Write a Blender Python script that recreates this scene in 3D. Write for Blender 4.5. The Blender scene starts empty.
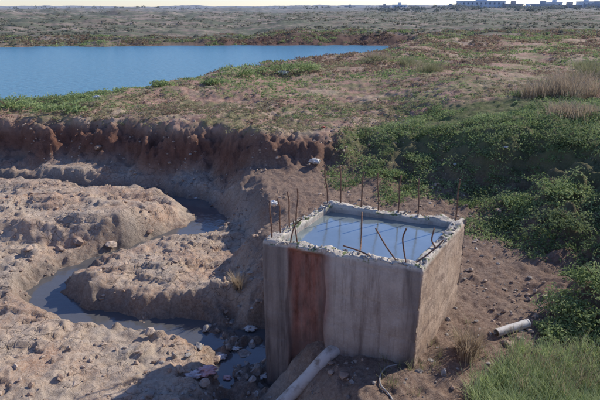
import bpy, math, random
import numpy as np
rng=np.random.default_rng(7); random.seed(7)
S=bpy.context.scene
H=4.0; F=520.0; PITCH=math.radians(20.3)
cp,sp=math.cos(PITCH),math.sin(PITCH)
# ---------------------------------------------------------------- noise
def _h(ix,iy,s):
    n=(ix.astype(np.int64)*374761393+iy.astype(np.int64)*668265263+s*2147483647)&0xffffffff
    n=((n^(n>>13))*1274126177)&0xffffffff
    n=(n^(n>>16))&0xffffff
    return n/8388607.5-1.0
def vn(x,y,s=0):
    xi=np.floor(x);yi=np.floor(y);fx=x-xi;fy=y-yi
    u=fx*fx*fx*(fx*(fx*6-15)+10);v=fy*fy*fy*(fy*(fy*6-15)+10)
    a=_h(xi,yi,s);b=_h(xi+1,yi,s);c=_h(xi,yi+1,s);d=_h(xi+1,yi+1,s)
    return (a*(1-u)+b*u)*(1-v)+(c*(1-u)+d*u)*v
def fbm(x,y,o=4,s=0):
    r=0;a=.5;
    for i in range(o):
        r=r+a*vn(x,y,s+i*17); x,y=(x*1.62-y*1.18)+3.1,(x*1.18+y*1.62)+7.7; a*=.5
    return r
def ss(a,b,x):
    t=np.clip((x-a)/(b-a),0,1); return t*t*(3-2*t)
def ray(px,py):
    u=(px-300)/F; v=(200-py)/F
    return np.array([u,cp+v*sp,-sp+v*cp])
def PZ(px,py,z):
    d=ray(px,py); t=(z-H)/d[2]; return (d[0]*t,d[1]*t)
def sdist(x,y,poly,closed=True):
    P=np.array(poly,float); n=len(P); best=np.full(x.shape,1e9); ins=np.zeros(x.shape,bool)
    for i in range(n if closed else n-1):
        a=P[i];b=P[(i+1)%n];e=b-a;L=e@e
        t=np.clip(((x-a[0])*e[0]+(y-a[1])*e[1])/L,0,1)
        best=np.minimum(best,(x-a[0]-t*e[0])**2+(y-a[1]-t*e[1])**2)
        if closed:
            c=((a[1]>y)!=(b[1]>y)); 
            with np.errstate(divide='ignore',invalid='ignore'):
                xx=a[0]+(y-a[1])*e[0]/(e[1] if e[1]!=0 else 1e-9)
            ins^=(c&(x<xx))
    d=np.sqrt(best)
    return np.where(ins,-d,d) if closed else d
LOW=[(-90,15.6),(-20,15.5),(-9,15.3),(-6,14.9),(-4,14.2),(-2,13.4),(-.4,12.6),(.9,12.6),(2.2,11.6),(3.3,10.3),(3.7,8.3),(3.35,6),(3.5,4),(4,1),(4,-60),(-90,-60)]
STREAM=[(-40,15.2)]+[PZ(a,b,-.95) for a,b in [(0,181),(60,187),(150,191),(195,205),(213,217),(198,230),(150,243),(95,260),(52,280),(45,300),(80,318),(150,326),(215,330),(240,345),(240,375),(235,400)]]+[(-1.1,4.6),(-1.6,3.5)]
LAKE=[(-140,26),(-40,26)]+[PZ(a,b,-.2) for a,b in [(0,101),(60,98),(110,91),(150,83),(185,78),(232,70),(265,62),(320,60),(370,54),(408,48),(400,45.5),(300,45),(150,46),(0,47)]]+[(-140,66)]
def height(x,y,full=False):
    x=np.asarray(x,float);y=np.asarray(y,float)
    n1=fbm(x*.3,y*.3,3,1);n2=fbm(x*1.1,y*1.1,5,2);n3=fbm(x*4.5,y*4.5,4,3);n4=fbm(x*.02,y*.02,4,5)
    n5=fbm(x*9,y*9,3,33)
    dl0=sdist(x,y,LAKE)
    far=ss(45,62,y)
    dl=dl0+n2*(.9*np.clip(y/25,0,2)*(1-far)+.7*far)+n1*1.2
    fh=(.35+.85*ss(-12,0,x)+.4*n1)
    zp=-.24+(.85+.25*n1)*ss(-.3,7,dl)*(1-far)+fh*ss(-.3,3.2,dl)*far
    zp=np.where(dl<-.3,-.24+np.clip(dl+.3,-1.5,0)*.5,zp)
    zp=zp+.95*ss(2,7,x)*(1-ss(13,34,y))
    up=ss(70,450,y)
    zp=zp+up*(2.4+3.5*n4)+ss(75,150,y)*(1-ss(260,420,y))*np.abs(fbm(x*.045,y*.07,4,9))*(.6+2.6*ss(20,-70,x))
    zp=zp+ss(500,1500,y)*(14*np.abs(fbm(x*.004+5,y*.002,3,12))-1)
    pl=ss(0,2,dl)
    zp=zp+pl*(n2*.10+n3*.05+.15*n1)
    # lowland
    xc=.0-.30*np.clip(y-5.5,-1,7)+.55*ss(8.5,10.5,y)
    sR=ss(-.45,.5,x-xc+n2*.3)
    n6=fbm(x*2.6,y*2.6,3,41)
    n7=fbm(x*.7+9,y*1.3,4,55)
    lowL=-.74+n1*.10+n2*.07
    q1=((x+5.6)/2.8)**2+((y-11.1)/1.15)**2+n2*.5+n3*.18
    q2=((x+2.5)/1.5)**2+((y-8.1)/.72)**2+n2*.5+n3*.18
    m1=1-ss(.55,1.25,q1);m2=1-ss(.45,1.4,q2)
    lowL=lowL+(.34+.08*n7)*m1+(.19+.08*n7)*m2+.34*ss(-2,-6,x)*ss(7.5,5,y)
    lowL=lowL+.075*ss(.00,.025,n7)+.06*ss(-.24,-.22,n7)+.05*ss(.2,.22,n7)
    pd=sdist(x,y,[(.5,5.45),(-.1,5.25),(-.6,5.0)],False)
    lowR=.0+n1*.08+n2*.06
    low=lowL*(1-sR)+lowR*sR
    low=low-.12*(1-ss(.05,.4,pd))
    dS=sdist(x,y,STREAM,False)+n2*.16+n3*.07+n6*.05
    wid=np.exp(-((x+2.6)**2/1.5+(y-11.3)**2/1.2))
    wS=.18+.10*n1+.20*wid
    pool=sdist(x,y,[PZ(215,340,-.92),PZ(262,334,-.92),(-.62,5.9),(-.85,5.2),(-1.1,4.8)],False)+n2*.16+n6*.1
    dS=np.minimum(dS,pool+.04)
    c=1-ss(wS*.7,wS*3.2,dS)
    # mud bars near the tank outlet
    nt_=ss(-2.6,-1.3,x)*ss(8.2,7.4,y)
    low=low*(1-c)+(-1.02+.05*n2+.06*n6+nt_*(.05+.26*n6+.14*n3))*c
    d=sdist(x,y,LOW)+.75*n2+.5*n1+.10*n3+.05*n6
    W=2.0+.9*ss(1.5,4,x)
    t=np.clip(d/W,0,1)
    tt=ss(0,1,t)*.6+ss(.25,.95,t)*.4
    z=low*(1-tt)+zp*tt
    g=np.abs(fbm(x*1.3+y*.3,y*1.3,4,21))
    bk=tt*(1-tt)
    z=z-bk*g*.35*(1-.6*ss(2,4,x))+bk*(n6*.16+n3*.20)
    near=1-ss(20,34,y)
    edge=c*(1-c)*4
    n8=fbm(x*6,y*6,4,44);rg=1-np.abs(n8)*3
    z=z+near*(n3*.035+n5*(.022+.03*edge+.06*bk)+.018*rg*(1-tt)+edge*n3*.05)*(1-.35*c)
    nb=ss(4.4,-.3,y)*2.35
    z=z+nb*(1.0)
    if full: return z,dict(c=c,tt=tt,dl=dl,sR=sR,dS=dS,n2=n2,d=d,n7=n7)
    return z
def hit(px,py):
    d=ray(px,py); t=np.concatenate([np.linspace(3,30,900),np.geomspace(30,900,900)])
    z=height(d[0]*t,d[1]*t); w=H+d[2]*t
    k=np.argmax(w<z); tt=t[k]
    return (d[0]*tt,d[1]*tt,float(z[k]))
# ---------------------------------------------------------------- helpers
def col_link(o,parent=None):
    S.collection.objects.link(o)
    if parent: o.parent=parent
    return o
def mk(name,V,Q,mat,parent=None,attrs=None,smooth=False,tri=False):
    V=np.asarray(V,np.float32);Q=np.asarray(Q,np.int32)
    me=bpy.data.meshes.new(name);k=Q.shape[1]
    me.vertices.add(len(V));me.vertices.foreach_set('co',V.ravel())
    me.loops.add(Q.size);me.loops.foreach_set('vertex_index',Q.ravel())
    me.polygons.add(len(Q));me.polygons.foreach_set('loop_start',np.arange(0,Q.size,k,dtype=np.int32))
    me.polygons.foreach_set('loop_total',np.full(len(Q),k,np.int32))
    me.polygons.foreach_set('use_smooth',np.full(len(Q),smooth))
    me.update(calc_edges=True)
    for a,v in (attrs or {}).items():
        at=me.attributes.new(a,'FLOAT','POINT');at.data.foreach_set('value',np.asarray(v,np.float32))
    me.materials.append(mat);me.validate()
    return col_link(bpy.data.objects.new(name,me),parent)
def empty(name,loc=(0,0,0)):
    e=bpy.data.objects.new(name,None);e.location=loc;S.collection.objects.link(e);e.empty_display_size=.2
    return e
class M:
    def __init__(s,name,rough=.9,spec=.3):
        s.m=bpy.data.materials.new(name);s.m.use_nodes=True;s.t=s.m.node_tree;s.n=s.t.nodes;s.b=s.n['Principled BSDF']
        s.b.inputs['Roughness'].default_value=rough;s.b.inputs['Specular IOR Level'].default_value=spec
        s.tc=s.n.new('ShaderNodeTexCoord')
    def noise(s,scale,detail=6,rough=.6,dist=0,vec=None,out='Fac'):
        x=s.n.new('ShaderNodeTexNoise');x.inputs['Scale'].default_value=scale;x.inputs['Detail'].default_value=detail
        x.inputs['Roughness'].default_value=rough;x.inputs['Distortion'].default_value=dist
        s.t.links.new(vec or s.tc.outputs['Object'],x.inputs['Vector']);return x.outputs[out]
    def vor(s,scale,feat='DISTANCE_TO_EDGE',vec=None):
        x=s.n.new('ShaderNodeTexVoronoi');x.feature=feat;x.inputs['Scale'].default_value=scale
        s.t.links.new(vec or s.tc.outputs['Object'],x.inputs['Vector']);return x.outputs['Distance']
    def mp(s,scale):
        x=s.n.new('ShaderNodeMapping');x.inputs['Scale'].default_value=scale
        s.t.links.new(s.tc.outputs['Object'],x.inputs['Vector']);return x.outputs[0]
    def warp(s,amt,scale):
        c=s.noise(scale,3,out='Color');x=s.n.new('ShaderNodeVectorMath');x.operation='MULTIPLY_ADD'
        s.t.links.new(c,x.inputs[0]);x.inputs[1].default_value=(amt,amt,amt);s.t.links.new(s.tc.outputs['Object'],x.inputs[2]);return x.outputs[0]
    def attr(s,n):
        x=s.n.new('ShaderNodeAttribute');x.attribute_name=n;return x.outputs['Fac']
    def rng(s,v,a,b,c=0,d=1):
        x=s.n.new('ShaderNodeMapRange');x.inputs[1].default_value=a;x.inputs[2].default_value=b;x.inputs[3].default_value=c;x.inputs[4].default_value=d
        s.t.links.new(v,x.inputs[0]);return x.outputs[0]
    def mul(s,a,b,op='MULTIPLY'):
        x=s.n.new('ShaderNodeMath');x.operation=op
        for i,v in enumerate((a,b)):
            if isinstance(v,(int,float)): x.inputs[i].default_value=v
            else: s.t.links.new(v,x.inputs[i])
        return x.outputs[0]
    def mix(s,f,a,b,mode='MIX'):
        x=s.n.new('ShaderNodeMix');x.data_type='RGBA';x.blend_type=mode
        for i,v in ((0,f),(6,a),(7,b)):
            if isinstance(v,(int,float)): x.inputs[i].default_value=v
            elif isinstance(v,tuple): x.inputs[i].default_value=(*v,1)
            else: s.t.links.new(v,x.inputs[i])
        return x.outputs[2]
    def col(s,v):
        if isinstance(v,tuple): s.b.inputs['Base Color'].default_value=(*v,1)
        else: s.t.links.new(v,s.b.inputs['Base Color'])
        return s
    def bump(s,h,dist=.02,st=1.0):
        x=s.n.new('ShaderNodeBump');x.inputs['Distance'].default_value=dist;x.inputs['Strength'].default_value=st
        s.t.links.new(h,x.inputs['Height'])
        if s.b.inputs['Normal'].links: s.t.links.new(s.b.inputs['Normal'].links[0].from_socket,x.inputs['Normal'])
        s.t.links.new(x.outputs[0],s.b.inputs['Normal']);return s
# ---------------------------------------------------------------- terrain
ys=[-30.]
while ys[-1]<4000:
    y=ys[-1]
    if y<2.5: st=.5 if y<1.5 else .12
    elif y<11: st=.034
    elif y<20: st=.05
    else: st=max(.08,.0125*(y-14))
    ys.append(y+st)
ys=np.array(ys)
us=np.linspace(-1,1,880); us=us*(.5+.5*np.abs(us)**2)*1.35
Yg,Ug=np.meshgrid(ys,us,indexing='ij')
Xg=Ug*(np.maximum(Yg,0)*.95+9.0)
Zg,K=height(Xg,Yg,True)
nr,nc=Xg.shape;print('grid',nr,nc)
idx=np.arange(nr*nc).reshape(nr,nc)
Q=np.stack([idx[:-1,:-1],idx[:-1,1:],idx[1:,1:],idx[1:,:-1]],-1).reshape(-1,4)
def hp(l,close=[]): return [hit(a,b)[:2] for a,b in l]+close
GREEN=hp([(326,160),(342,136),(400,119),(470,101),(530,90),(598,100)])+[(15,14),(13,5),(7,3),(4.4,4.6),(4.0,6.2)]+hp([(560,255),(535,262),(515,245),(485,232),(465,214),(440,200),(395,195),(352,184)])
g1=ss(.5,-.5,sdist(Xg,Yg,GREEN)+K['n2']*1.2)
SHORE=[(-40,20),PZ(-10,112,.3),PZ(60,116,.3),PZ(130,100,0),PZ(130,88,-.2),PZ(60,97,-.2),PZ(0,100,-.2),(-40,25.5)]
g2=ss(.6,-.6,sdist(Xg,Yg,SHORE)+K['n2']*1.5)
green=np.maximum(g1,g2)
damp=np.clip(1-ss(.15,.7,K['dS']),0,1)*(1-K['tt'])
plain=K['tt']
mat=M('ground',.95,.15)
mid=mat.noise(3.2,7,.65);fine=mat.noise(22,6,.7);grit=mat.noise(90,3,.7);big=mat.noise(.9,5,.6)
soilA=mat.mix(mat.rng(mid,.35,.65),(.40,.29,.21),(.60,.475,.375))
soilA=mat.mix(mat.rng(big,.48,.62,0,.8),soilA,(.46,.28,.19))
soilA=mat.mix(mat.rng(big,.46,.34,0,.8),soilA,(.42,.36,.305))
soilA=mat.mix(mat.rng(fine,.42,.72,0,.8),soilA,(.68,.56,.45))
soilA=mat.mix(mat.rng(grit,.40,.25,0,.6),soilA,(.20,.14,.10))
soilB=mat.mix(mat.rng(mid,.35,.65),(.29,.165,.125),(.46,.30,.235))
soilB=mat.mix(mat.rng(fine,.5,.75),soilB,(.52,.40,.32))
patch=mat.mix(mat.rng(mat.noise(1.1,6,.7),.45,.58,0,.85),soilB,(.24,.23,.12))
patch=mat.mix(mat.rng(mat.noise(.35,6,.7),.52,.6,0,.6),patch,(.50,.39,.29))
bkc=mat.mix(mat.rng(mid,.35,.65),(.14,.065,.045),(.24,.125,.09))  # red-brown bank soil, its albedo lowered to paint the face's shade
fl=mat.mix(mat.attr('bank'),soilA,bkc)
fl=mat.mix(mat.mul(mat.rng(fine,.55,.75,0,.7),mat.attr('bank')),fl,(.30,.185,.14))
c0=mat.mix(mat.attr('plain'),fl,patch)
c1=mat.mix(mat.mul(mat.attr('green'),mat.rng(mid,.3,.55,.6,1.)),c0,(.14,.16,.07))
c1=mat.mix(mat.mul(mat.attr('rside_shade'),.85),c1,mat.mix(mat.rng(fine,.4,.65),(.17,.11,.085),(.31,.225,.175)))  # brown soil beside the tank, darkened in colour for the shade there
c2=mat.mix(mat.mul(mat.attr('damp'),mat.rng(mid,.3,.6,.45,.95)),c1,mat.mix(mat.rng(fine,.4,.65),(.12,.10,.09),(.24,.205,.18)))
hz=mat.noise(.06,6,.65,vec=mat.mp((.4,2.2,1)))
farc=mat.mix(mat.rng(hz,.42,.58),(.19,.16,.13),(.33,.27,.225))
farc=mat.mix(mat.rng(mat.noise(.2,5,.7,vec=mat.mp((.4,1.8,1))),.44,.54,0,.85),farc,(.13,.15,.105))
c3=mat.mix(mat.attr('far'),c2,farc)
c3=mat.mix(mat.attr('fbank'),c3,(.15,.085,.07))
c3=mat.mix(mat.attr('haze'),c3,(.28,.32,.39))  # aerial haze painted into the ground colour, growing with distance
ckv=mat.vor(4.5,vec=mat.warp(.3,3.5))
crack=mat.rng(ckv,0,.045)
ck=mat.mul(mat.attr('crk'),mat.rng(mat.noise(.8,3),.42,.56))
c4=mat.mix(mat.mul(ck,mat.rng(ckv,.025,.0,0,.6)),c3,(.13,.095,.075))
mat.col(c4)
mat.bump(mat.mix(.35,fine,grit),.055,.9).bump(mid,.10,.5)
mat.bump(mat.mix(ck,(1,1,1),crack),.03,.7)
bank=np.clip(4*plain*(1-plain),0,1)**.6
pl2=ss(.82,1,plain)
rside_shade=K['sR']*(1-plain)
fbank=ss(62,64,Yg)*(1-ss(2.5,6,K['dl']))*ss(-25,-4,Xg)*.85
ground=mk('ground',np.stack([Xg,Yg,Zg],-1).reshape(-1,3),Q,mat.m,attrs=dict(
  green=green.ravel(),damp=damp.ravel(),plain=pl2.ravel(),bank=bank.ravel(),rside_shade=rside_shade.ravel(),fbank=fbank.ravel(),
  far=ss(56,68,Yg).ravel(),haze=(.8*ss(90,900,Yg)**.7).ravel(),crk=((1-K['sR'])*(1-plain)*(1-damp)).ravel()),smooth=True)
# ---------------------------------------------------------------- water
w=M('lake_water',.12,.5).col((.085,.26,.39))
w.bump(w.noise(1.0,4,.6,vec=w.mp((2.2,6,1))),.25,.75)
w.b.inputs['Roughness'].default_value=.22
lk=[(-170,22,-.22),(30,22,-.22),(30,80,-.22),(-170,80,-.22)]
mk('lake_water',lk,[[0,1,2,3]],w.m)
w2=M('stream_water',.1,.9);w2.col((.10,.10,.105))
w2.bump(w2.noise(6,3),.02,.3)
mk('stream_water',[(-45,2,-.95),(1.2,2,-.95),(1.2,16,-.95),(-45,16,-.95)],[[0,1,2,3]],w2.m)
# ---------------------------------------------------------------- concrete tank
A=np.array([-.47,5.88]);B=np.array([1.36,5.13]);C=np.array([2.27,6.56]);D=np.array([.40,7.26])
TOP=1.29; T=.13; WAT=1.19
corners=[A,B,C,D]; cen=(A+B+C+D)/4
def inner(k,t):
    p=corners[k];a=corners[k-1];b=corners[(k+1)%4]
    e1=(p-a)/np.linalg.norm(p-a);e2=(b-p)/np.linalg.norm(b-p)
    n1=np.array([-e1[1],e1[0]]);n2=np.array([-e2[1],e2[0]])
    bis=n1+n2;bis/=np.linalg.norm(bis);return p+bis*t/ (bis@n1)
inn=[inner(k,T) for k in range(4)]
NS=[190,110,90,80]
outp=[];innp=[];nrm=[];sid=[];sp_=[]
for k in range(4):
    a,b=corners[k],corners[(k+1)%4];ia,ib=inn[k],inn[(k+1)%4]
    e=(b-a)/np.linalg.norm(b-a)
    for i in range(NS[k]):
        s=i/NS[k];outp.append(a+(b-a)*s);innp.append(ia+(ib-ia)*s);nrm.append([e[1],-e[0]]);sid.append(k);sp_.append(s)
outp=np.array(outp);innp=np.array(innp);nrm=np.array(nrm);sid=np.array(sid);sp_=np.array(sp_);NP=len(outp)
zs=np.linspace(-1.25,TOP,95);rim=[.0,.12,.35,.65,.88,1.0];zi=np.linspace(TOP,.6,26)
rows=[]
L=np.cumsum(np.r_[0,np.linalg.norm(np.diff(outp,axis=0),axis=1)])
att_s=[];att_z=[]
corner_d=np.minimum(sp_,1-sp_)
for z in zs:
    n=fbm(L*3,np.full(NP,z*3),4,50)*.018+fbm(L*18,np.full(NP,z*18),2,51)*.004
    rec=((sid==0)*ss(.165,.18,sp_+0.01*np.sin(z*5))*ss(.425,.41,sp_+.008*np.sin(z*7)))*(.075)
    fade=ss(TOP,TOP-.06,z)
    off=n-rec*ss(TOP-.02,TOP-.14,z)-(1-fade)*.012*(1+fbm(L*9,np.full(NP,z),2,52)*2)
    off=off-np.clip(1-corner_d/.012,0,1)*.012
    off=off-.006*(np.abs(((z+.3)%.42)-.21)<.014)
    rows.append(np.c_[outp+nrm*off[:,None],np.full(NP,z)]);att_s.append(sp_+sid);att_z.append(np.full(NP,z))
chip=fbm(L*5,L*0,4,60)*.05
rows[-1][:,2]+=chip-.01;rows[-2][:,2]+=chip*.5
for r in rim[1:-1]:
    z=TOP+chip+fbm(L*14,np.full(NP,r*3),3,61)*.04
    rows.append(np.c_[outp*(1-r)+innp*r,z]);att_s.append(sp_+sid);att_z.append(z)
for z in zi:
    n=fbm(L*4,np.full(NP,z*4),3,70)*.02
    zz=np.full(NP,z)+(chip if z==TOP else 0)
    rows.append(np.c_[innp+nrm*n[:,None],zz]);att_s.append(sp_+sid);att_z.append(zz)
R=np.array(rows);nr2=len(R)
ii=np.arange(nr2*NP).reshape(nr2,NP);nx=np.roll(ii,-1,axis=1)
Qt=np.stack([ii[:-1],nx[:-1],nx[1:],ii[1:]],-1).reshape(-1,4)
cm=M('weathered_concrete',.9,.25)
sv=cm.noise(2.2,7,.65);st=cm.noise(1.0,6,.7,vec=cm.mp((9,9,.7)));fg=cm.noise(40,5,.7)
base=cm.mix(cm.rng(sv,.35,.65),(.37,.315,.275),(.55,.49,.44))
base=cm.mix(cm.rng(fg,.5,.75,0,.6),base,(.60,.54,.49))
base=cm.mix(cm.rng(st,.50,.68,0,.8),base,(.20,.155,.13))
base=cm.mix(cm.mul(cm.attr('tan'),.75),base,cm.mix(cm.rng(sv,.35,.65),(.46,.31,.21),(.64,.48,.36)))
base=cm.mix(cm.mul(cm.attr('tan'),cm.rng(cm.noise(1.5,6,.7,vec=cm.mp((2,2,5))),.5,.62,0,.7)),base,(.28,.20,.16))
base=cm.mix(cm.mul(cm.attr('red'),cm.rng(st,.3,.6,.7,1.)),base,cm.mix(cm.rng(cm.noise(3.5,7,.7,vec=cm.mp((2,2,.8))),.38,.62),(.13,.055,.04),(.33,.14,.105)))
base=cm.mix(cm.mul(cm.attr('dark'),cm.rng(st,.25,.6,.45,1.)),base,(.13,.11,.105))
base=cm.mix(cm.mul(cm.attr('rim'),cm.rng(fg,.35,.6,.4,1)),base,(.58,.53,.46))
base=cm.mix(cm.mul(cm.attr('rim'),cm.rng(cm.noise(9,4),.55,.62)),base,(.14,.17,.08))
cm.col(base);cm.bump(fg,.012,.8).bump(sv,.03,.5)
sA=np.array(att_s).ravel();zA=np.array(att_z).ravel();kA=np.floor(sA).astype(int)%4;fA=sA-np.floor(sA)
outer=(np.arange(nr2)<95)[:,None].repeat(NP,1).ravel()
rowi=np.arange(nr2)[:,None].repeat(NP,1).ravel()
nz_=fbm(fA*9,zA*1.2,3,77)*.06
red=(kA==0)*ss(.15,.2,fA+nz_*.5)*ss(.48,.39,fA+nz_)*outer*1.0
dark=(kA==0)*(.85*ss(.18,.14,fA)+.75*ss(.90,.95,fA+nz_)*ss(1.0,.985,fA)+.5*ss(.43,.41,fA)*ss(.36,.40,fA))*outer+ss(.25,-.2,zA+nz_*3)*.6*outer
tank=empty('concrete_tank',(0,0,0))
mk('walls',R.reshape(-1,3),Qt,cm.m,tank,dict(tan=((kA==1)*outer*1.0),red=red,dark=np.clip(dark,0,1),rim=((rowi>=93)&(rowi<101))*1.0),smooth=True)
tw=M('tank_water',.13,.8);tw.col(tw.mix(tw.rng(tw.noise(1.3,5),.4,.65),(.30,.37,.40),(.37,.44,.46)));tw.b.inputs['Metallic'].default_value=.6
tw.bump(tw.noise(5,3),.01,.25)
iw=[tuple(np.r_[inn[k]+(inn[k]-cen)/np.linalg.norm(inn[k]-cen)*.03,WAT]) for k in range(4)]
mk('tank_water',iw,[[0,1,2,3]],tw.m,tank)
def tube(name,pts,r,mat,parent=None,seg=7,rag=0,cap=True,taper=None):
    P=np.array(pts,float)
    if len(P)>2:
        out=[]
        Pe=np.vstack([2*P[0]-P[1],P,2*P[-1]-P[-2]])
        for i in range(1,len(Pe)-2):
            for t in np.linspace(0,1,7)[:-1]:
                p0,p1,p2,p3=Pe[i-1],Pe[i],Pe[i+1],Pe[i+2]
                out.append(.5*((2*p1)+(-p0+p2)*t+(2*p0-5*p1+4*p2-p3)*t*t+(-p0+3*p1-3*p2+p3)*t**3))
        out.append(P[-1]);P=np.array(out)
    V=[];n=len(P)
    tan=np.gradient(P,axis=0);up=np.array([.3,.2,.93])
    for i in range(n):
        t=tan[i]/np.linalg.norm(tan[i]);a=np.cross(t,up if abs(t@up)<.95 else np.array([1,0,0]));a/=np.linalg.norm(a);b=np.cross(t,a)
        for k in range(seg):
            th=2*math.pi*k/seg;rr=r*(1+rag*random.uniform(-1,1))
            V.append(P[i]+(a*math.cos(th)+b*math.sin(th))*rr)
    Qs=[[i*seg+k,i*seg+(k+1)%seg,(i+1)*seg+(k+1)%seg,(i+1)*seg+k] for i in range(n-1) for k in range(seg)]
    me=bpy.data.meshes.new(name);fs=[tuple(q) for q in Qs]
    if cap: fs+=[tuple(range(seg))[::-1],tuple(range((n-1)*seg,n*seg))]
    me.from_pydata([tuple(v) for v in V],[],fs);me.materials.append(mat)
    for p in me.polygons:p.use_smooth=len(p.vertices)==4
    return col_link(bpy.data.objects.new(name,me),parent)
rm=M('rusted_steel',.8,.3);rm.col(rm.mix(rm.rng(rm.noise(30),.4,.6),(.12,.07,.05),(.27,.15,.095)));rm.bump(rm.noise(200,2),.003,.6)
def onrim(k,s): 
    o=corners[k]*(1-s)+corners[(k+1)%4]*s;i=inn[k]*(1-s)+inn[(k+1)%4]*s;return (o*.5+i*.5)
rods=[(3,.97,.50,(-.02,0)),(3,.84,.47,(-.04,.02)),(3,.70,.5,(-.03,0)),(3,.60,.5,(.02,0)),
 (3,.02,.60,(-.05,0)),(2,.90,.60,(-.03,.02)),(2,.74,.54,(.02,.0)),(2,.60,.55,(-.04,0)),(2,.45,.54,(.01,.02)),(2,.30,.53,(-.03,0)),(2,.03,.58,(0,0))]
j=0
for k,s,h,l in rods:
    j+=1;p=onrim(k,s);jx,jy=random.uniform(-.02,.02),random.uniform(-.02,.02)
    tube('rebar_%d'%j,[(p[0],p[1],TOP-.15),(p[0]+l[0]*.3,p[1]+l[1]*.3,TOP+h*.35),(p[0]+l[0]*.6+jx,p[1]+l[1]*.6+jy,TOP+h*.7),(p[0]+l[0],p[1]+l[1],TOP+h)],.0105,rm.m,tank)
bent=[[onrim(0,.92),(.0,.0,.0),(-.03,.02,.15),(-.05,.03,.30),(-.02,.02,.42)],
 [onrim(0,.97),(0,0,0),(.10,.03,.07),(.25,.08,.17),(.34,.12,.25)],[onrim(0,.62),(0,0,0),(.03,.1,.02),(.06,.3,.10),(.08,.5,.34)],
 [onrim(0,.70),(0,0,0),(-.15,.05,.06),(-.32,.10,.10)],[onrim(0,.15),(0,0,0),(.05,.06,.2),(.14,.05,.3)],
 [onrim(0,.2),(0,0,.0),(-.02,.0,.16),(-.05,.02,.3)],[onrim(0,.86),(0,0,0),(-.1,.15,.12),(-.2,.35,.26)],[onrim(1,.35),(0,0,0),(-.05,.0,.10),(-.02,.05,.24)]]
for b in bent:
    j+=1;p=b[0];tube('rebar_%d'%j,[(p[0],p[1],TOP-.1)]+[(p[0]+q[0],p[1]+q[1],TOP+q[2]) for q in b[1:]],.009,rm.m,tank)
# ---------------------------------------------------------------- rocks
def ico(sub=2):
    import bmesh
    bm=bmesh.new();bmesh.ops.create_icosphere(bm,subdivisions=sub,radius=1)
    V=np.array([v.co[:] for v in bm.verts]);Fc=np.array([[v.index for v in f.verts] for f in bm.faces]);bm.free();return V,Fc
def rocks(name,items,mat,parent=None,sub=2,smooth=False):
    V0,F0=ico(sub);Vs=[];Fs=[];tn=[]
    for n,(x,y,z,s) in enumerate(items):
        V=V0.copy();o=rng.uniform(0,50,3)
        for _ in range(9):
            dn=rng.normal(size=3);dn/=np.linalg.norm(dn);c=rng.uniform(.45,.8)
            pr=V@dn;V=V-np.outer(np.maximum(pr-c,0),dn)
        V*=1+.15*vn(V[:,0]*3+o[0],V[:,1]*3+V[:,2]*2+o[1],4)[:,None]
        a=rng.uniform(0,6.28);sc=rng.uniform(.6,1.3,3)*np.array([1,1,.7])
        V=V*sc;V=np.c_[V[:,0]*math.cos(a)-V[:,1]*math.sin(a),V[:,0]*math.sin(a)+V[:,1]*math.cos(a),V[:,2]]
        Vs.append(V*s+[x,y,z]);Fs.append(F0+n*len(V0));tn.append(np.full(len(V0),rng.random()))
    return mk(name,np.vstack(Vs),np.vstack(Fs),mat,parent,dict(tint=np.concatenate(tn)),smooth=smooth)
rk=M('rock',.9,.2);rk.col(rk.mix(rk.attr('tint'),rk.mix(rk.rng(rk.noise(8),.4,.6),(.27,.18,.135),(.40,.29,.22)),rk.mix(rk.rng(rk.noise(12),.4,.6),(.40,.31,.24),(.54,.44,.36))));rk.bump(rk.noise(30),.02,.7)
gr=M('grey_rock',.85,.3);gr.col(gr.mix(gr.attr('tint'),gr.mix(gr.rng(gr.noise(9),.4,.6),(.18,.155,.14),(.30,.27,.24)),gr.mix(gr.rng(gr.noise(9),.4,.6),(.28,.24,.21),(.50,.46,.42))));gr.bump(gr.noise(25),.03,.7)
N=9500
x=rng.uniform(-11,3.8,N);y=rng.uniform(3.6,17,N)
dens=fbm(x*.9,y*.9,3,80)
keep=(dens>-.08)
x,y=x[keep],y[keep];z,k2=height(x,y,True)
inside=sdist(x,y,corners)<.05
ok=(~inside)&(z>-1.02);x,y,z=x[ok],y[ok],z[ok]
s=.010+.055*rng.random(len(x))**3.5
rocks('rubble_stones',list(zip(x,y,z+s*.2,s)),rk.m,sub=1)
x=rng.uniform(-1.2,3.6,420);y=rng.uniform(4,8.5,420);z=height(x,y);ok=(sdist(x,y,corners)>.02);x,y,z=x[ok],y[ok],z[ok]
s=.012+.045*rng.random(len(x))**2.8
rocks('gravel',list(zip(x,y,z+s*.2,s)),gr.m,sub=1)
x=rng.uniform(-2.0,-.5,130);y=rng.uniform(5.0,7.6,130);z=height(x,y);s=.02+.06*rng.random(130)**2
rocks('streambed_stones',list(zip(x,y,z+s*.3,s)),gr.m,sub=2)
def rk_at(nm,px,py,s,m=rk.m,up=.2):
    p=hit(px,py);return rocks(nm,[(p[0],p[1],p[2]+s*up,s)],m,sub=3)
for (a,b,s_,m_) in [(243,358,.18,gr.m),(258,372,.12,gr.m),(228,349,.10,gr.m),(215,362,.09,rk.m),(98,150,.2,rk.m),(78,243,.14,rk.m),(110,246,.13,rk.m),(60,250,.12,rk.m),(498,212,.12,rk.m),(443,375,.07,gr.m),(352,383,.05,gr.m),(420,372,.06,gr.m),(505,345,.06,rk.m),(180,372,.07,rk.m),(215,250,.09,rk.m),(150,232,.08,rk.m),(252,347,.08,gr.m),(235,340,.06,gr.m),(205,385,.07,rk.m),(190,330,.06,rk.m),(150,335,.07,rk.m),(30,250,.11,rk.m),(175,262,.1,rk.m),(60,378,.08,rk.m),(75,385,.05,rk.m)]:
    rk_at('boulder' if s_>.1 else 'stone',a,b,s_,m_)
its=[]
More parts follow.
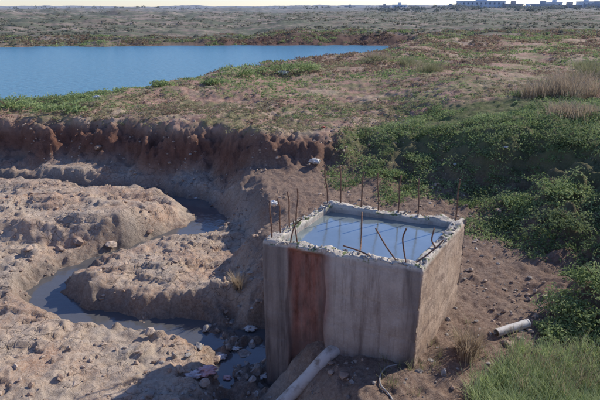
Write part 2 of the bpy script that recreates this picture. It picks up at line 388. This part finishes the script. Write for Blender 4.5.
for i in range(230):
    k=random.choice([0,0,1,2,3,3]);s=random.random();o=corners[k]*(1-s)+corners[(k+1)%4]*s;q=inn[k]*(1-s)+inn[(k+1)%4]*s;r=random.uniform(.05,.95)
    p=o*(1-r)+q*r;its.append((p[0],p[1],TOP+.01,random.uniform(.008,.028)))
rocks('rim_rubble',its,gr.m,tank,sub=1)
# ---------------------------------------------------------------- vegetation
def leafmat(name,a,b,c):
    m=M(name,.75,.15);cc=m.mix(m.attr('tint'),m.mix(m.rng(m.noise(.8),.4,.6),a,b),c);m.col(cc)
    tr=m.n.new('ShaderNodeBsdfTranslucent');m.t.links.new(cc,tr.inputs[0]);mx=m.n.new('ShaderNodeMixShader');mx.inputs[0].default_value=.35
    o=m.n['Material Output'];m.t.links.new(m.b.outputs[0],mx.inputs[1]);m.t.links.new(tr.outputs[0],mx.inputs[2]);m.t.links.new(mx.outputs[0],o.inputs[0])
    return m.m
def leaves(cx,cy,cz,R_,Hh,nl,ls,tintf=None):
    n=len(cx);idx_=np.repeat(np.arange(n),nl);m=len(idx_)
    th=rng.uniform(0,2*np.pi,m);ph=np.arccos(rng.uniform(0,1,m));rr=rng.uniform(.45,1,m)**.6
    rr*=1+.25*np.sin(th*3+idx_)
    dx=np.sin(ph)*np.cos(th)*rr;dy=np.sin(ph)*np.sin(th)*rr;dz=np.cos(ph)*rr
    c=np.stack([cx[idx_]+dx*R_[idx_],cy[idx_]+dy*R_[idx_],cz[idx_]+dz*Hh[idx_]],-1)
    nn=rng.normal(size=(m,3));nn[:,2]+=1.1
    u=np.cross(nn,rng.normal(size=(m,3)));u/=np.linalg.norm(u,axis=1)[:,None]
    v=np.cross(nn,u);v/=np.linalg.norm(v,axis=1)[:,None]
    l=(ls if np.ndim(ls)==0 else ls[idx_])*rng.uniform(.6,1.4,m)
    l=l[:,None]
    V=np.stack([c-u*l,c-v*l*.45,c+u*l,c+v*l*.45],1).reshape(-1,3)
    Q_=np.arange(m*4).reshape(-1,4)
    base=rng.random(n) if tintf is None else tintf
    t=np.clip(base[idx_]*.7+.3*rng.random(m),0,1)
    return V,Q_,np.repeat(t,4)
def foliage(name,*a,mat,parent=None,**k):
    V,Q_,t=leaves(*a,**k);return mk(name,V,Q_,mat,parent,dict(tint=t))
gm=leafmat('green_foliage',(.15,.22,.08),(.22,.30,.115),(.38,.45,.21))
dm=leafmat('dark_green_foliage',(.10,.145,.06),(.15,.20,.09),(.24,.29,.14))
rmat=leafmat('red_brown_scrub',(.22,.115,.10),(.29,.17,.14),(.30,.26,.17))
drym=leafmat('dry_grass',(.30,.22,.15),(.40,.31,.22),(.47,.39,.29))
mixm=leafmat('olive_scrub',(.17,.19,.09),(.24,.25,.13),(.35,.33,.20))
lgm=leafmat('light_green_grass',(.28,.37,.14),(.37,.46,.19),(.50,.55,.31))
n=17000;x=rng.uniform(.5,12,n);y=rng.uniform(4,22,n)
sd=sdist(x,y,GREEN)+.9*fbm(x*1.1,y*1.1,4,2)*1.1+.5*fbm(x*2.3,y*2.3,2,90)
hole=fbm(x*.75,y*.75,3,95)
ok=(sd<.15)&(hole<.24);x,y,hole=x[ok],y[ok],hole[ok];z=height(x,y)
r=rng.uniform(.07,.22,len(x));ti=np.clip(.5+1.5*fbm(x*.9,y*.9,3,96)+rng.normal(0,.22,len(x)),0,1)
foliage('bank_ground_cover',x,y,z-.02,r,r*.6,20,.026,tintf=ti,mat=gm)
ok=rng.random(len(x))<.05
r=rng.uniform(.15,.32,ok.sum());foliage('bank_shrubs',x[ok],y[ok],z[ok],r,r*.8,80,.028,mat=dm)
n=32000;yy=17+ (78-17)*rng.random(n)**1.2;x=rng.uniform(-1,1,n)*(yy*.70+3);y=yy
z,k2=height(x,y,True);dd=fbm(x*.4,y*.4,3,97)
ok=(k2['dl']>.5)&(k2['tt']>.9)&(dd>-.2);x,y,z,dd=x[ok],y[ok],z[ok],dd[ok]
kind=fbm(x*.25,y*.3,3,99)+rng.normal(0,.12,len(x))
for nm,sel,m_ in (('red_scrub',kind<.0,rmat),('olive_scrub',(kind>=.0)&(kind<.12),mixm),('green_scrub',kind>=.12,gm)):
    sc=np.clip(y[sel]/22,.8,2.6);r=rng.uniform(.07,.24,sel.sum())*sc
    foliage(nm,x[sel],y[sel],z[sel]-.02,r,r*.5,13,.042*sc,mat=m_)
n=7000;x=rng.uniform(-14,9,n);y=rng.uniform(12.5,20,n);z,k2=height(x,y,True)
ok=(k2['tt']>.85)&(fbm(x*.8,y*.8,3,101)>-.15)&(sdist(x,y,GREEN)>0);x,y,z=x[ok],y[ok],z[ok];r=rng.uniform(.05,.15,len(x))
h=len(x)//3
foliage('crest_scrub',x[:h],y[:h],z[:h],r[:h],r[:h]*.6,16,.024,mat=rmat)
foliage('crest_weeds',x[h:],y[h:],z[h:],r[h:],r[h:]*.6,16,.026,mat=mixm)
n=5000;x=rng.uniform(-34,-5,n);y=rng.uniform(18,29,n);z,k2=height(x,y,True)
ok=(sdist(x,y,SHORE)+fbm(x,y,3,5)*1.5<.2)&(k2['dl']>-.1);x,y,z=x[ok],y[ok],z[ok];r=rng.uniform(.12,.34,len(x))
foliage('shore_reeds',x,y,z,r,r*.6,22,.045,mat=gm)
def shrub(name,px,py,R_,Hh,nl,ls,m_,stems=True):
    p=hit(px,py);e=empty(name,p)
    k=max(4,int(nl/120));cx=rng.normal(0,R_*.42,k);cy=rng.normal(0,R_*.42,k);r=rng.uniform(.4,.65,k)*R_
    cz=rng.uniform(0,.25,k)*Hh
    foliage('leaves',cx,cy,cz,r,r*Hh/R_*.8,nl//k,ls,mat=m_,parent=e)
    for i in range(6):
        a=rng.uniform(0,6.28);tube('stem_%d'%(i+1),[(0,0,-.08),(math.cos(a)*R_*.3,math.sin(a)*R_*.3,Hh*.4),(math.cos(a)*R_*.5,math.sin(a)*R_*.5,Hh*.6)],max(.006,R_*.012),rm_w,e,seg=5)
    return e
wd=M('woody_stem',.9);wd.col(wd.mix(wd.noise(20),(.10,.07,.045),(.2,.15,.10)));rm_w=wd.m
for a,b,R_,h_ in [(240,75,1.0,.8),(262,72,1.2,.6),(285,73,1.3,.9),(303,71,1.0,.8),(372,62,1.3,.7),(160,86,.6,.35),(10,108,.9,.55),(75,112,.8,.4),(215,84,.6,.4)]:
    shrub('shrub',a,b,R_,h_,900,.05,gm if b>70 else mixm)
for a,b,R_,h_,m_ in [(572,318,.42,.42,gm),(598,290,.45,.5,gm),(585,335,.35,.3,gm),(555,335,.25,.2,gm),(520,205,.42,.3,gm),(560,190,.5,.3,gm),(505,225,.3,.25,dm),(570,225,.4,.3,dm),(560,140,.5,.3,dm),(420,160,.5,.25,gm),(385,175,.4,.22,gm)]:
    shrub('bush',a,b,R_,h_,1800,.024,m_)
def grass(name,pts,nb,hh,spread,m_,wid=.006,lean=.5,parent=None):
    P=np.array(pts);n=len(P)*nb;b=np.repeat(P,nb,axis=0)
    a=rng.uniform(0,6.28,n);r=np.abs(rng.normal(0,1,n))*spread
    b=b+np.stack([np.cos(a)*r,np.sin(a)*r,np.zeros(n)],-1)
    a=a+rng.normal(0,.6,n);h=hh*rng.uniform(.5,1.15,n);ln=lean*rng.uniform(.2,1.2,n)*h
    dr=np.stack([np.cos(a),np.sin(a),np.zeros(n)],-1);sd_=np.stack([-np.sin(a),np.cos(a),np.zeros(n)],-1)*wid
    up=np.array([0,0,1.])
    p0=b-up*.03;p1=b+dr*(ln*.3)[:,None]+up*(h*.55)[:,None];p2=b+dr*ln[:,None]+up*h[:,None]
    V=np.stack([p0-sd_,p0+sd_,p1+sd_*.8,p1-sd_*.8,p2+sd_*.2,p2-sd_*.2],1).reshape(-1,3)
    k=np.arange(n)[:,None]*6
    Q_=np.concatenate([k+[0,1,2,3],k+[3,2,4,5]])
    return mk(name,V,Q_,m_,parent,dict(tint=np.repeat(rng.random(n),6)))
pts=[]
for i in range(190):
    px=rng.uniform(470,640);py=rng.uniform(352,430)
    if py<354+max(0,(520-px))*.8: continue
    pts.append(hit(px,py))
grass('tall_grass',pts,75,.21,.08,lgm,.0035,.7)
pts=[hit(rng.uniform(515,600),rng.uniform(355,400)) for i in range(26)]
grass('dry_grass_tuft',pts,30,.26,.07,drym,.003,.6)
for a,b,h_,s_ in [(545,97,.45,.35),(560,93,.5,.4),(578,88,.6,.4),(598,78,.6,.35),(570,112,.3,.25),(590,70,.6,.4),(430,72,.5,.5),(410,65,.5,.5),(375,60,.5,.5)]:
    p=hit(a,b);grass('dry_grass_clump',[(p[0]+rng.normal(0,s_),p[1]+rng.normal(0,s_),p[2]-.03) for i in range(14)],55,h_,.18,mixm if rng.random()<.4 else drym,.006,.9)
for a,b in [(239,290),(236,287)]:
    p=hit(a,b);grass('dry_weed',[p]*3,45,.24,.05,drym,.004,.7)
for a,b in [(468,360),(474,352),(462,350)]:
    p=hit(a,b);grass('dry_weed',[p]*4,40,.30,.05,drym,.004,.6)
pts=[hit(rng.uniform(380,520),rng.uniform(320,398)) for i in range(22)]
grass('sparse_grass',pts,18,.12,.05,mixm,.003,.7)
# ---------------------------------------------------------------- pipes & litter
pm=M('dirty_white_plastic',.6,.3);pm.col(pm.mix(pm.rng(pm.noise(9,6),.48,.68),(.62,.58,.53),(.30,.24,.19)));pm.bump(pm.noise(40),.004,.5)
def pipe(name,pts,r,th,mat):
    e=empty(name,pts[0]);P=[tuple(np.array(p)-np.array(pts[0])) for p in pts]
    tube('outer_wall',P,r,mat,e,seg=24,cap=False);tube('inner_wall',P,r-th,mat,e,seg=24,cap=False)
    for nm,i,jn in(('end_ring_1',0,1),('end_ring_2',-1,-2)):
        p=np.array(P[i]);t=p-np.array(P[jn]);t/=np.linalg.norm(t)
        tube(nm,[tuple(p-t*.02),tuple(p+t*.004)],r+.003,mat,e,seg=24,cap=False)
        tube(nm+'_in',[tuple(p-t*.02),tuple(p+t*.004)],r-th-.001,mat,e,seg=24,cap=False)
        a=np.cross(t,[0,0,1]);a/=np.linalg.norm(a);b=np.cross(t,a);V=[];
        for k in range(24):
            c_=a*math.cos(k*math.pi/12)+b*math.sin(k*math.pi/12);V+= [tuple(p+t*.004+c_*(r+.003)),tuple(p+t*.004+c_*(r-th-.001))]
        mk(nm+'_face',V,[[2*k,2*((k+1)%24),2*((k+1)%24)+1,2*k+1] for k in range(24)],mat,e)
pp=[]
for (x_,y_) in [(.52,5.62),(.34,5.45),(.1,5.32),(-.15,5.2),(-.42,5.05),(-.72,4.9)]:
    pp.append([x_,y_,float(height(np.array([x_]),np.array([y_]))[0])+.04])
pp[0][2]=pp[1][2]+.02
for i in range(2,6): pp[i][2]=min(pp[i][2],pp[i-1][2]-.05)
for i in range(1,5): pp[i][2]=max(pp[i][2],(pp[i-1][2]+pp[i+1][2])/2)
pipe('drain_pipe',[tuple(q) for q in pp],.085,.01,pm.m)
p=hit(496,336);q=hit(527,327)
pipe('broken_pipe',[(p[0],p[1],p[2]+.045),((p[0]+q[0])/2,(p[1]+q[1])/2,(p[2]+q[2])/2+.05),(q[0],q[1],q[2]+.055)],.055,.008,pm.m)
hs=M('white_hose',.5);hs.col((.42,.38,.34))
pts=[hit(a,b) for a,b in [(398,366),(386,370),(380,378),(381,388),(390,398),(396,410)]]
tube('garden_hose',[(a,b,c+.02) for a,b,c in pts],.010,hs.m,seg=10)
def bag(name,loc,s,colr,flat=.35):
    m=M(name,.45,.4);m.col(m.mix(m.rng(m.noise(6),.4,.7),colr,tuple(v*.6 for v in colr)))
    V,Fc=ico(4);o=rng.uniform(0,30)
    n=np.array([fbm(V[:,0]*2+o,V[:,1]*2+V[:,2],4,3)]).T;n2_=np.abs(fbm(V[:,0]*5+o,V[:,1]*5+V[:,2]*4,2,8))[:,None]
    V=V*(1+.9*n-.5*n2_)*[1,.7,flat]*s+np.array(loc)
    mk(name,V,Fc,m.m,smooth=True)
for a,b,s_,c_ in [(315,163,.16,(.6,.58,.55)),(208,374,.15,(.70,.42,.42)),(283,74,.32,(.75,.75,.75)),(194,377,.11,(.70,.6,.6)),(290,70,.25,(.6,.65,.7)),(97,98,.15,(.7,.7,.72)),(196,200,.06,(.6,.6,.6)),(250,331,.10,(.6,.58,.55)),(455,165,.05,(.7,.7,.7)),(323,128,.08,(.5,.10,.07)),(222,364,.10,(.75,.7,.7)),(506,148,.06,(.6,.6,.6)),(236,352,.08,(.78,.78,.78)),(262,378,.07,(.75,.75,.75)),(228,384,.06,(.65,.4,.4))]:
    p=hit(a,b);bag('plastic_bag',(p[0],p[1],max(p[2],-.95)+s_*.25),s_,c_)
p=onrim(3,.92);bag('cloth_rag',(p[0]-.02,p[1]+.02,TOP+.44),.055,(.75,.75,.75),.45)
# ---------------------------------------------------------------- skyline
def plaster(nm,c):
    m=M(nm,.9);m.col(m.mix(m.rng(m.noise(.5),.3,.7),c,tuple(v*.8 for v in c)));return m.m
wl=[plaster('wall_plaster_a',(.66,.72,.8)),plaster('wall_plaster_b',(.52,.50,.50)),plaster('wall_plaster_c',(.45,.49,.55))]  # bluish wall tones include painted distance haze
glass=M('window_glass',.2).col((.18,.22,.28)).m
def boxm(name,x0,y0,z0,x1,y1,z1,mat,par):
    V=[(x,y,z) for z in(z0,z1) for (x,y) in((x0,y0),(x1,y0),(x1,y1),(x0,y1))]
    return mk(name,V,[[3,2,1,0],[4,5,6,7],[0,1,5,4],[1,2,6,5],[2,3,7,6],[3,0,4,7]],mat,par)
def building(name,px,Y,w_,d_,fl,m_,block=True):
    X=(px-300)/F*Y/1.066;z=float(height(np.array([X]),np.array([Y]))[0])
    e=empty(name,(X,Y,z));h=fl*3.1
    boxm('walls',-w_/2,0,-1.5,w_/2,d_,h,m_,e);boxm('roof_parapet',-w_/2-.2,-.2,h+.003,w_/2+.2,d_+.2,h+.6,m_,e)
    boxm('stair_head',-w_*.1,d_*.3,h+.61,w_*.12,d_*.7,h+2.6,m_,e)
    nw=max(2,int(w_/3.2));boxm('door',-.6,-.06,-.2,.6,-.003,2.1,glass,e)
    for f in range(fl):
        for i in range(nw):
            cx=-w_/2+(i+.5)*w_/nw
            if f==0 and abs(cx)<1.4: continue
            boxm('window_%d_%d'%(f,i),cx-.6,-.05,f*3.1+1,cx+.6,-.003,f*3.1+2.3,glass,e)
building('white_apartment_building',483,430,34,14,2,wl[0])
for px,Y,w_,fl,m_ in [(452,470,9,1,2),(515,420,12,1,1),(530,450,10,1,0),(545,400,13,1,2),(556,440,9,2,0),(572,400,14,1,1),(588,430,10,2,0),(600,390,14,1,2),(620,400,15,2,0),(400,600,14,1,0),(385,640,12,1,1),(350,650,12,1,2)]:
    building('house',px,Y,w_,10,fl,wl[m_])
n=560;x=np.r_[rng.uniform(40,330,400),rng.uniform(-400,50,160)];y=np.r_[rng.uniform(260,420,400),rng.uniform(420,620,160)];z=height(x,y);r=rng.uniform(1.2,3.2,n)
fm=leafmat('hazy_distant_foliage',(.13,.17,.16),(.18,.21,.21),(.23,.25,.26))  # blue-grey leaf tones have the distance haze baked in
foliage('distant_trees',x,y,z,r,r*.8,60,.45,mat=fm)
n=6500;y=66+230*rng.random(n)**1.4;x=rng.uniform(-1,1,n)*y*.7;z,k2=height(x,y,True);r=rng.uniform(.25,.7,n)*np.clip(y/110,.6,2)
ok=(fbm(x*.05,y*.08,3,130)>-.12)&(k2['dl']>3)
foliage('distant_scrub',x[ok],y[ok],z[ok],r[ok],r[ok]*.45,14,.20,mat=leafmat('far_scrub',(.15,.16,.12),(.19,.18,.14),(.24,.24,.19)))
# ---------------------------------------------------------------- light / world / camera
EL=math.radians(33);AZ=math.atan2(.84,.54)
W=bpy.data.worlds.new('World');S.world=W;W.use_nodes=True;nt=W.node_tree
bg=nt.nodes['Background'];sk=nt.nodes.new('ShaderNodeTexSky');sk.sky_type='NISHITA';sk.sun_disc=False
sk.sun_elevation=EL;sk.sun_rotation=AZ;sk.air_density=1.0;sk.dust_density=.1;sk.ozone_density=2.0
tn=nt.nodes.new('ShaderNodeMix');tn.data_type='RGBA';tn.blend_type='MULTIPLY';tn.inputs[0].default_value=1
tn.inputs[7].default_value=(.84,.89,1.16,1)
nt.links.new(sk.outputs[0],tn.inputs[6]);nt.links.new(tn.outputs[2],bg.inputs[0]);bg.inputs[1].default_value=.145
sl=bpy.data.lights.new('sun','SUN');sl.energy=5.0;sl.angle=math.radians(.5);sl.color=(1,.92,.79)
so=bpy.data.objects.new('sun',sl);S.collection.objects.link(so)
from mathutils import Vector
dv=Vector((math.sin(AZ)*math.cos(EL),math.cos(AZ)*math.cos(EL),math.sin(EL)))
so.rotation_euler=dv.to_track_quat('Z','Y').to_euler();so.location=(10,10,20)
cd=bpy.data.cameras.new('camera');cd.sensor_width=36;cd.lens=F/600*36;cd.clip_end=8000;cd.clip_start=.05
co=bpy.data.objects.new('camera',cd);S.collection.objects.link(co);co.location=(0,0,H);co.rotation_euler=(math.radians(90)-PITCH,0,0)
S.camera=co
S.view_settings.view_transform='Standard';S.view_settings.look='None';S.view_settings.exposure=0
